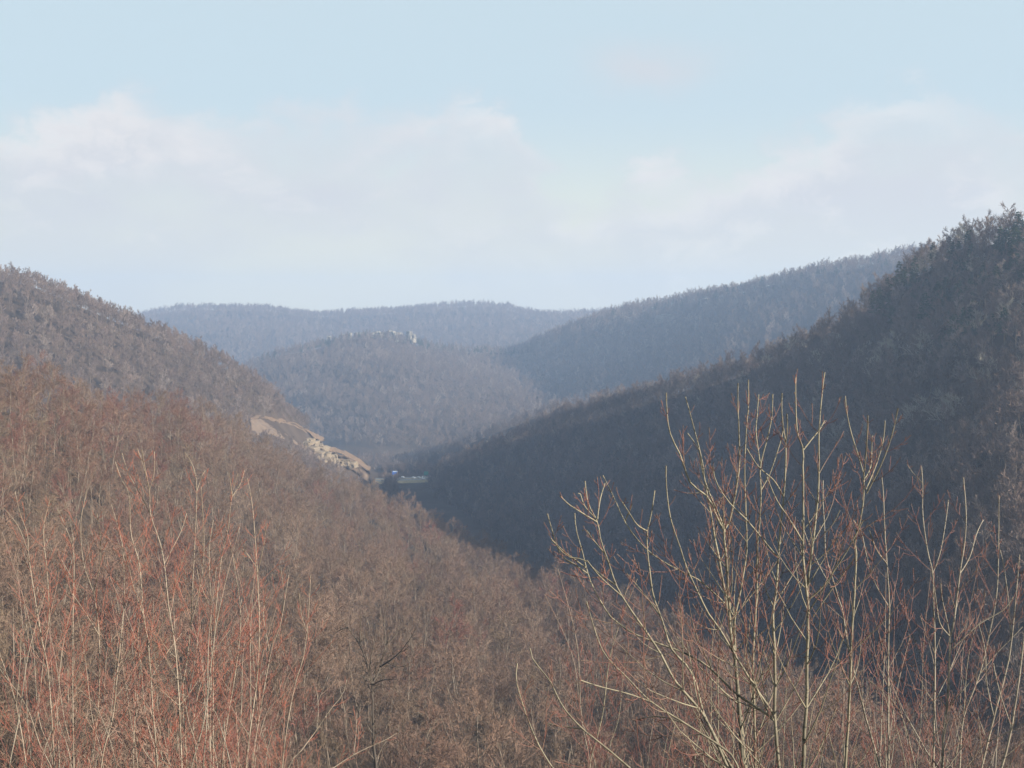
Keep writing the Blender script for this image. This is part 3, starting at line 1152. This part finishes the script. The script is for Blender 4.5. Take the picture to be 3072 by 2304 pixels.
M_sapR = bark_mat('olive_sapling_bark', (.20, .08, .066), (.265, .235, .165), (.135, .12, .085), (.04, .044, .035))
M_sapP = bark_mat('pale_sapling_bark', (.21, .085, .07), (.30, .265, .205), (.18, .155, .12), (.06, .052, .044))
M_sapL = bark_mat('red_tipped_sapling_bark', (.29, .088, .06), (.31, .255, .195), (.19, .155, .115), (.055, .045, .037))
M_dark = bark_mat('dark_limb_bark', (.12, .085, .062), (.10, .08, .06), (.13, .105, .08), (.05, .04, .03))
NB = HILLS['near']['bvh']


def fine(pts, n):
    P = np.array([tuple(p) for p in pts])
    Q = cr(P, np.linspace(0, len(P) - 1, 40 * len(P)))
    L = np.concatenate([[0], np.cumsum(np.linalg.norm(np.diff(Q, axis=0), axis=1))])
    u = np.linspace(0, L[-1], n)
    return [Vector([np.interp(v, L, Q[:, k]) for k in range(3)]) for v in u]


def tube_obj(name, items, mat, parent, org, ref):
    V, F, A = [], [], []
    for pts, rad, sides in items:
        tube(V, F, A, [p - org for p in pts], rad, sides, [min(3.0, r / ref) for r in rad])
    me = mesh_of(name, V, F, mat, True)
    at = me.attributes.new('girth', 'FLOAT', 'POINT')
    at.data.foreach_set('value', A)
    return obj(name, me, parent)


def gen_branch(p, d, L, r, rr, up=.14, sub=True, depth=0, bare=.25):
    """one side branch with its own paired twigs, as tubes"""
    n = 6
    pts, rad = [p.copy()], [r]
    q = p.copy()
    for i in range(n):
        d = (d + perp(d, rr) * .09 + Vector((0, 0, up))).normalized()
        q = q + d * L / n
        pts.append(q.copy())
        rad.append(max(.0019, r * (1 - .7 * (i + 1) / n)))
    rad[-1] = max(.0024, rad[-1] * 1.3)          # swollen end bud
    out = [(pts, rad, 5 if depth == 0 else 4)]
    if sub:
        a0 = rr.uniform(0, 3.14)
        i = 1
        t = rr.uniform(.18, .4)
        while t < .93:
            k = min(int(t * n), n - 1)
            b = pts[k].lerp(pts[k + 1], t * n - k)
            dd = (pts[k + 1] - pts[k]).normalized()
            s = perp(dd, random.Random(rr.random()))
            for sg in (1, -1):
                if rr.random() < bare: continue
                l2 = L * (1 - t * .75) * rr.uniform(.25, .55)
                if l2 < .035: continue
                out += gen_branch(b, (dd * .72 + s * sg * .7).normalized(), l2, max(.002, rad[k] * .6), rr, up * .9, depth < 1 and l2 > .22, depth + 1, bare)
            t += rr.uniform(.12, .24)
    return out


def sapling(name, label, cat, mat, d0, drift, paths, rbase, seed, dens=1.0, Lmax=.9, bare=.25, grow=.42, group=None, rtip=.0035, ref=.012, tall=None, rootdown=True):
    """paths: bottom-to-top traces on the 3072-wide survey sheet; the first is the main stem"""
    rr = random.Random(seed)
    first = paths[0]
    lines = []
    ylo, yhi = first[0][1], first[-1][1]

    def dep(py, side):
        f = (ylo - py) / max(1.0, ylo - yhi)
        return d0 + drift * f + side * max(0, f)
    for k, tr in enumerate(paths):
        side = 0 if k == 0 else rr.uniform(-.35, .35) * d0 / 10
        pts = []
        for j, (x, y) in enumerate(tr):
            s = 0 if k == 0 else side * (j / (len(tr) - 1))
            pts.append(P3(x, y, dep(y, 0) + s))
        lines.append(pts)
    base = lines[0][0]
    if rootdown:
        dn = (lines[0][0] - lines[0][1]).normalized()
        foot = base + Vector((dn.x * .8, dn.y * .3, -1.2))
        h = NB.ray_cast(Vector((foot.x, foot.y, 300)), Vector((0, 0, -1)))
        foot.z = h[0].z - .15
        lines[0] = [foot, foot.lerp(base, .5) + Vector((0, .02, 0))] + lines[0]
    else:
        foot = base
    org = lines[0][0].copy()
    o = empty(name, org, label, cat, group)
    small = []
    for k, pts in enumerate(lines):
        Lr = sum((pts[i + 1] - pts[i]).length for i in range(len(pts) - 1))
        n = max(10, int(Lr / (.07 * d0 / 10)))
        P = fine(pts, n)
        r0 = rbase if k == 0 else max(rtip * 1.3, rbase * min(.75, .30 + .16 * Lr / (d0 / 10)))
        rad = [max(rtip, rtip + (r0 - rtip) * (1 - (i / (n - 1))) ** 1.05) for i in range(n)]
        rad[-1] *= 1.25
        P = [p + Vector((rr.gauss(0, 1), rr.gauss(0, 1), 0)) * rad[i] * .12 for i, p in enumerate(P)]
        tube_obj('stem' if k == 0 else 'branch', [(P, rad, 8)], mat, o, org, ref)
        # side branches in opposite pairs
        sc = d0 / 10 if d0 > 60 else 1.0
        skip = max(.4, (lines[0][2] - lines[0][0]).length - .3) if (k == 0 and rootdown) else .12
        s = skip * rr.uniform(.8, 1.1)
        turn = rr.uniform(0, 3.14)
        while s < Lr * .985:
            t = s / Lr * (n - 1)
            i = min(int(t), n - 2)
            b = P[i].lerp(P[i + 1], t - i)
            d = (P[i + 1] - P[i]).normalized()
            u = d.cross(Vector((0, 1, 0))).normalized()
            v = d.cross(u)
            turn += 1.57 + rr.uniform(-.35, .35)
            sv = u * math.cos(turn) + v * math.sin(turn)
            left = Lr - s
            for sg in (1, -1):
                if rr.random() < .30: continue
                L = min(Lmax, .10 + grow * left) * rr.uniform(.35, 1.1)
                r = max(rtip * .62, rad[i] * .50)
                items = gen_branch(b, (d * rr.uniform(.55, .9) + sv * sg * .75).normalized(), L, r, rr, .13, True, 0, bare)
                if L > .22: tube_obj('branch', items, mat, o, org, ref)
                else: small += items
            s += rr.uniform(.16, .34) / dens
    if small:
        tag(tube_obj('twigs', small, mat, o, org, ref), kind='stuff')
    return o


SAP = 'maple sapling'
RG = [
 ('dark thick-stemmed sapling rising from the frame bottom, forked high, in the right thicket', M_sapR, 10.0, .3, .021, [
   [(2228,2304),(2216,2123),(2207,1990),(2192,1900),(2186,1800),(2181,1700),(2173,1596),(2192,1551),(2216,1415),(2218,1330),(2214,1227),(2214,1150)],
   [(2207,1990),(2190,1880),(2172,1760),(2146,1623),(2134,1551),(2116,1454),(2108,1390),(2086,1300),(2070,1240),(2057,1191)],
   [(2173,1596),(2150,1550),(2122,1490),(2072,1449),(2042,1368),(2010,1300),(2000,1225),(1999,1178)],
   [(2173,1590),(2155,1540),(2124,1470),(2104,1400),(2098,1350),(2062,1300)]]),
 ('straight olive sapling just right of the dark thick stem, with a long left-reaching limb', M_sapR, 10.2, .2, .013, [
   [(2236,2304),(2222,2140),(2209,1990),(2204,1900),(2205,1850),(2219,1785),(2234,1700),(2240,1640),(2238,1550),(2234,1400),(2240,1275),(2245,1227),(2245,1139)],
   [(2201,1850),(2186,1822),(2140,1777),(2092,1737),(2047,1716),(1987,1683),(1942,1650),(1906,1611),(1874,1564),(1839,1487),(1808,1426)],
   [(1874,1564),(1890,1530),(1896,1512)]]),
 ('slim upright sapling with two high prongs, third stem from the left in the right thicket', M_sapR, 9.8, .3, .012, [
   [(2266,2304),(2263,2124),(2259,1987),(2266,1850),(2271,1762),(2271,1686),(2273,1626),(2280,1551),(2283,1475),(2281,1400),(2300,1323),(2315,1251),(2318,1182)],
   [(2281,1395),(2268,1300),(2272,1240),(2276,1184)],
   [(2283,1470),(2310,1420),(2340,1330),(2350,1290)]]),
 ('tall sapling whose low node throws two long limbs to the left, right thicket', M_sapR, 9.6, .3, .017, [
   [(2337,2304),(2329,2220),(2324,2146),(2325,2096),(2324,1960),(2319,1850),(2329,1762),(2335,1671),(2342,1581),(2351,1490),(2357,1400),(2356,1323),(2346,1251),(2346,1180)],
   [(2324,2150),(2315,2135),(2263,2058),(2209,1973),(2168,1902),(2132,1850),(2119,1831),(2086,1762),(2059,1701),(2040,1640),(2013,1560),(2000,1470),(1998,1397)],
   [(2320,2160),(2313,2151),(2214,2085),(2173,2047),(2132,2006),(2091,1979),(2050,1957),(1960,1925),(1900,1900),(1860,1873),(1827,1846),(1809,1816),(1782,1768),(1764,1722),(1743,1641),(1728,1587),(1724,1539)],
   [(2351,1490),(2320,1440),(2275,1400),(2240,1345)], [(2356,1330),(2362,1290),(2361,1242)],
   [(2331,1670),(2290,1620),(2240,1560),(2190,1510),(2150,1450),(2138,1400)],
   [(1764,1722),(1720,1690),(1680,1660),(1642,1541)], [(1760,1705),(1700,1660),(1655,1620)]]),
 ('tallest forked sapling, two parallel stems near the thicket centre on the right', M_sapR, 9.5, .2, .018, [
   [(2409,2304),(2413,2206),(2419,2124),(2421,2042),(2422,1959),(2425,1850),(2424,1813),(2415,1731),(2410,1686),(2409,1626),(2410,1581),(2410,1490),(2409,1400),(2409,1347),(2392,1299),(2387,1203),(2387,1131)],
   [(2424,1813),(2424,1762),(2430,1701),(2437,1641),(2446,1566),(2455,1475),(2457,1400),(2457,1299),(2464,1203),(2474,1117)],
   [(2409,1350),(2432,1322),(2459,1288),(2474,1262)],
   [(2424,1800),(2470,1760),(2500,1715),(2537,1660),(2570,1600),(2590,1560)],
   [(2409,1626),(2370,1560),(2330,1500),(2300,1430)]]),
 ('pale-barked red-tipped sapling leaning left beside the forked pair, right thicket', M_sapP, 11.0, .2, .012, [
   [(2640,2304),(2591,2128),(2550,1965),(2525,1818),(2517,1801),(2499,1740),(2487,1701),(2476,1656),(2473,1569),(2469,1500),(2469,1441)],
   [(2517,1801),(2470,1720),(2440,1660),(2415,1600),(2405,1560)], [(2474,1600),(2500,1570),(2520,1530)]]),
 ('many-pronged sapling with five upright tips, right of the forked pair', M_sapR, 10.4, .2, .015, [
   [(2536,2304),(2547,2113),(2554,1928),(2561,1818),(2569,1670),(2565,1626),(2580,1567),(2591,1493),(2591,1419),(2584,1397),(2554,1301),(2539,1228),(2536,1188)],
   [(2591,1425),(2597,1375),(2602,1300),(2604,1246)], [(2591,1440),(2612,1400),(2616,1320),(2618,1308)], [(2597,1470),(2630,1390),(2650,1320),(2655,1262)],
   [(2600,1480),(2650,1380),(2680,1290),(2694,1225)], [(2569,1670),(2530,1720),(2480,1790),(2440,1850)]]),
 ('thin straight pale sapling left of the V-shaped pair, right thicket', M_sapP, 11.2, .2, .011, [
   [(2665,2304),(2665,1965),(2668,1818),(2661,1692),(2654,1582),(2650,1478),(2645,1430)],
   [(2664,1815),(2625,1750),(2600,1670),(2585,1600),(2560,1560)], [(2660,1690),(2630,1650),(2608,1590)]]),
 ('pale V-forked sapling with red prongs against the dark hill', M_sapP, 11.5, .2, .012, [
   [(2800,2304),(2805,1965),(2801,1818),(2798,1718),(2782,1650),(2768,1540),(2768,1449),(2764,1400)],
   [(2798,1720),(2820,1660),(2838,1560),(2845,1500)], [(2768,1450),(2740,1420),(2722,1395)]]),
 ('white-barked sapling with a thick candelabra node, right part of the thicket', M_sapP, 10.8, .2, .016, [
   [(2827,2304),(2831,2187),(2842,2113),(2849,1965),(2849,1906),(2860,1877),(2871,1788),(2882,1707),(2897,1596),(2897,1515),(2890,1432)],
   [(2849,1908),(2820,1870),(2808,1800),(2803,1760)], [(2852,1950),(2901,1905),(2940,1870),(3010,1830),(3040,1790)],
   [(2880,1720),(2910,1670),(2930,1600),(2950,1560)], [(2849,1905),(2838,1850),(2825,1790),(2822,1750)]]),
 ('upright pale sapling curving up near the right frame edge', M_sapP, 11.3, .2, .014, [
   [(2945,2304),(2982,2150),(3019,2010),(3034,1928),(3052,1744),(3059,1663)], [(3034,1925),(3025,1800),(3010,1690),(3000,1650)],
   [(2982,2150),(2960,2050),(2955,1950),(2935,1870)]]),
 ('slender grey sapling between the candelabra sapling and the frame edge', M_sapP, 12.0, .2, .011, [
   [(2879,2304),(2890,2157),(2938,2024),(2975,1869),(2993,1744),(2997,1486)], [(2938,2024),(2990,1960),(3030,1920),(3068,1880)]]),
 ('sapling cut by the right frame edge, lower stem only', M_sapP, 10.6, .1, .014, [
   [(3004,2304),(3034,2187),(3072,1914),(3085,1700)], [(3034,2180),(3000,2080),(2980,1990)]]),
 ('stout left-leaning sapling ending in a fan of pale tips over the dark slope', M_sapR, 9.2, .3, .016, [
   [(2190,2320),(2161,2253),(2109,2143),(2028,2047),(1984,1966),(1942,1900),(1897,1837),(1866,1789),(1848,1756),(1833,1710),(1818,1665),(1803,1623),(1791,1563),(1764,1510),(1755,1443)],
   [(1791,1566),(1740,1535),(1705,1512),(1680,1488)], [(1791,1560),(1755,1520),(1740,1480),(1734,1480)], [(1818,1665),(1780,1620),(1758,1590),(1748,1592)],
   [(1792,1560),(1800,1500),(1815,1450)], [(1848,1756),(1790,1715),(1755,1680),(1700,1668),(1652,1615)], [(1866,1789),(1800,1730),(1760,1680)]]),
 ('left-leaning sapling with one Y-shaped top below the long limb, right thicket', M_sapR, 9.4, .2, .014, [
   [(2212,2330),(2161,2239),(2109,2135),(2087,2047),(2058,1995),(2013,1943),(1984,1852),(1966,1807),(1955,1762),(1948,1701),(1942,1650),(1942,1593),(1954,1545),(1964,1471)],
   [(1942,1593),(1912,1575),(1885,1535),(1866,1505)], [(1984,1852),(1930,1780),(1880,1720)]]),
 ('low arching sapling stem bending to the left across brown trees', M_sapR, 9.0, .2, .011, [
   [(2220,2320),(2190,2261),(2058,2172),(1954,2106),(1880,2032),(1821,1973),(1792,1914),(1759,1803)], [(1954,2106),(1880,2080),(1800,2060),(1740,2040)], [(2058,2172),(1980,2150),(1900,2160)]]),
 ('lowest arching sapling stem at the thicket left edge', M_sapR, 8.8, .2, .011, [
   [(1920,2330),(1821,2246),(1748,2187),(1689,2121),(1652,2047),(1600,1980),(1590,1945)], [(1748,2187),(1690,2180),(1640,2170)]]),
 ('short lone sapling stem farthest left of the right thicket', M_sapR, 8.6, .2, .009, [
   [(1680,2330),(1630,2261),(1600,2200),(1570,2120),(1549,2042),(1552,1990)]]),
]
LG = [
 ('forked sapling with dark lower stem and spray of red tips, left thicket edge', 15.0, .013, [
   [(163,2304),(145,2026),(124,1911),(103,1784),(85,1663),(82,1603),(60,1540),(45,1475)], [(124,1911),(146,1870),(142,1724),(130,1590),(150,1500)], [(85,1663),(60,1590),(30,1545),(10,1525)]]),
 ('straight sapling with a kinked red top, second from the left edge', 15.3, .011, [
   [(221,2304),(218,2087),(219,1845),(221,1663),(200,1590),(170,1524)], [(219,1740),(190,1690),(165,1640)]]),
 ('sapling bearing a broad red broom of twigs, left thicket', 15.6, .012, [
   [(278,2304),(297,2087),(297,1905),(281,1784),(251,1693),(242,1572),(260,1475)], [(297,1905),(250,1830),(215,1780)], [(281,1784),(300,1690),(300,1600),(290,1540)]]),
 ('sapling with stem splitting near a knot, left of the tallest red one', 15.2, .013, [
   [(303,2304),(339,2147),(351,2026),(369,1845),(372,1754),(366,1633),(333,1512)], [(351,2026),(400,1930),(430,1870),(455,1790)]]),
 ('dark-sided sapling reaching high with a bent tip beside the tallest red one', 15.5, .015, [
   [(472,2304),(457,2117),(445,1936),(430,1845),(418,1693),(393,1603),(387,1482),(369,1451),(345,1385)], [(430,1845),(400,1760),(385,1700),(370,1660)], [(445,1936),(500,1850),(530,1740),(560,1640)]]),
 ('tallest sapling of the left thicket, topped by a red fan of shoots', 15.0, .015, [
   [(545,2304),(536,2087),(524,1936),(505,1814),(493,1693),(478,1621),(451,1542),(448,1469),(424,1379),(412,1346)], [(451,1542),(420,1480),(385,1420),(366,1360)],
   [(448,1470),(462,1420),(463,1352)], [(493,1690),(540,1600),(560,1540)], [(448,1470),(436,1410),(425,1350)]]),
 ('clean white-stemmed sapling with a red Y top, middle of the left thicket', 15.8, .013, [
   [(560,2304),(548,2087),(563,1966),(572,1875),(578,1754),(584,1633),(590,1469),(581,1403),(554,1357)], [(590,1475),(605,1430),(615,1412)], [(572,1875),(600,1760),(612,1640),(607,1520),(603,1460)]]),
 ('upright sapling behind a tangle of low shoots, middle of the left thicket', 16.0, .012, [
   [(630,2304),(630,2147),(633,2026),(633,1827),(627,1663),(640,1560)], [(633,1827),(600,1750),(590,1700)]]),
 ('sapling with a tuft of parallel red shoots at its top', 16.2, .012, [
   [(640,2304),(640,1990),(650,1800),(666,1663),(684,1590),(696,1482),(714,1420)], [(696,1490),(690,1440),(687,1418)], [(696,1490),(722,1450),(733,1412)]]),
 ('sapling with white streaked bark bending left halfway, left thicket', 15.7, .012, [
   [(666,2304),(684,2147),(702,2045),(720,1905),(720,1815),(702,1693),(690,1627)], [(720,1900),(760,1820),(800,1740)]]),
 ('tall wavy white sapling with one long bent red leader', 15.4, .014, [
   [(738,2304),(757,2147),(772,2026),(778,1875),(772,1724),(766,1627),(757,1518),(742,1435)], [(768,1700),(740,1660),(724,1645)], [(772,1724),(790,1640),(800,1570)], [(778,1880),(740,1930),(700,1990)]]),
 ('right-leaning sapling with forked upper half, right side of the left thicket', 16.0, .011, [
   [(757,2304),(811,1966),(841,1875),(866,1724)], [(811,1966),(790,1850),(800,1790)], [(841,1875),(850,1780),(842,1700)]]),
 ('last upright sapling on the right side of the left thicket', 15.6, .011, [
   [(847,2304),(872,2117),(896,2014),(908,1984),(923,1875),(932,1724)], [(923,1900),(905,1850),(897,1780)]]),
 ('long pale sapling arching low towards the right from the left thicket', 14.5, .012, [
   [(860,2320),(905,2250),(950,2190),(990,2130),(1028,2083),(1040,2040)], [(950,2190),(955,2120),(948,2060)]]),
 ('lowest arching shoot reaching far right of the left thicket', 14.2, .011, [
   [(960,2340),(1000,2304),(1060,2265),(1110,2240),(1153,2222),(1190,2200)], [(1060,2265),(1068,2200),(1070,2140)]]),
 ('leaning sapling at the lower left corner with curved stem', 14.6, .013, [
   [(79,2304),(48,2117),(18,2014),(0,1966),(-15,1850)], [(48,2117),(60,1990),(62,1900)]]),
 ('long slanting sapling crossing the lower left corner', 14.8, .012, [
   [(160,2330),(121,2240),(91,2147),(60,2087),(0,2008),(-30,1950)]]),
 ('pair-stemmed sapling with sparse twigs low in the left thicket', 16.4, .011, [
   [(400,2304),(405,2150),(420,2010),(415,1900),(425,1800)], [(405,2150),(450,2040),(500,1960),(545,1900)]]),
 ('grey sapling partly hidden low between two white stems, left thicket', 16.6, .011, [
   [(590,2304),(580,2180),(600,2060),(640,1960),(690,1890)], [(600,2060),(590,1960),(597,1880)]]),
]
for k, (lab, mat, d0, dr_, rb, paths) in enumerate(RG):
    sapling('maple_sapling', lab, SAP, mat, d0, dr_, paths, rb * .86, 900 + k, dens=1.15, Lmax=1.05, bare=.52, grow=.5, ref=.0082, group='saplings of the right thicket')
for k, (lab, d0, rb, paths) in enumerate(LG):
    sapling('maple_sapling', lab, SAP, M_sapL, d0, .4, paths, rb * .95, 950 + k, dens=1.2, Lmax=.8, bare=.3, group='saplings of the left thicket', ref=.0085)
# thinner shoots further down the bank, behind both thickets
for k in range(64):
    left = k % 2 == 0
    d0 = rnd.uniform(13.5, 23)
    x = rnd.uniform(-40, 940) if left else rnd.uniform(1750, 3060)
    top = rnd.uniform(1580, 2120) if left else rnd.uniform(1700, 2150)
    lean = rnd.choice((-1, 1)) * rnd.uniform(10, 170)
    path = [(x, 2330), (x + lean * .3, 2150), (x + lean * .5 + rnd.uniform(-10, 10), (2150 + top) / 2), (x + lean, top)]
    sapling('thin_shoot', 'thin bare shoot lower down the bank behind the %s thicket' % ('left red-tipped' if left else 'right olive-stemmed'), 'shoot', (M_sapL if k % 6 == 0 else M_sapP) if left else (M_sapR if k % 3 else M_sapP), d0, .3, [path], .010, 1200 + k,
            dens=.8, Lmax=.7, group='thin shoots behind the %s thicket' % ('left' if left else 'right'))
# the dark forked tree standing clear on the near slope
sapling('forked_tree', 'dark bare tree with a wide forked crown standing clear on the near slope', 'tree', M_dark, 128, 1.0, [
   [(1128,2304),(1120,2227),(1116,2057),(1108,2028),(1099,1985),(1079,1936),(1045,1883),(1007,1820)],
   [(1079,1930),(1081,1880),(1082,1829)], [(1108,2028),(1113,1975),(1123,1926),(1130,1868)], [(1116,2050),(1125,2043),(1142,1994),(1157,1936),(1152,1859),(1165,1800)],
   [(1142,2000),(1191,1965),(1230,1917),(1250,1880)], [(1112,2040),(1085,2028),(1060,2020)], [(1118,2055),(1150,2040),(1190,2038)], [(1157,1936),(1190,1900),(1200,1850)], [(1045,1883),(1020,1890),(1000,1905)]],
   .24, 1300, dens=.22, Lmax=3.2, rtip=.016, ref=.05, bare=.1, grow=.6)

# ------------------------------------------------------------------ haze
hz = bpy.data.materials.new('haze')
hz.use_nodes = True
t = NT(hz.node_tree)
pv = t.n('ShaderNodeVolumePrincipled')
pv.inputs['Color'].default_value = (0.50, 0.69, 1.0, 1)
pv.inputs['Density'].default_value = 0.00025
pv.inputs['Anisotropy'].default_value = 0.1
t.put(t.n('ShaderNodeOutputMaterial').inputs['Volume'], pv.outputs[0])
a, y0, y1, z0, z1 = 4650, -450, 3990, -12, 262
v = [(-a, y0, z0), (a, y0, z0), (a, y1, z0), (-a, y1, z0), (-a, y0, z1), (a, y0, z1), (a, y1, z1), (-a, y1, z1)]
tag(obj('haze', mesh_of('haze', v, [(3, 2, 1, 0), (4, 5, 6, 7), (0, 1, 5, 4), (1, 2, 6, 5), (2, 3, 7, 6), (3, 0, 4, 7)], hz)),
    'thin blue haze filling the valley air', 'haze', kind='stuff')
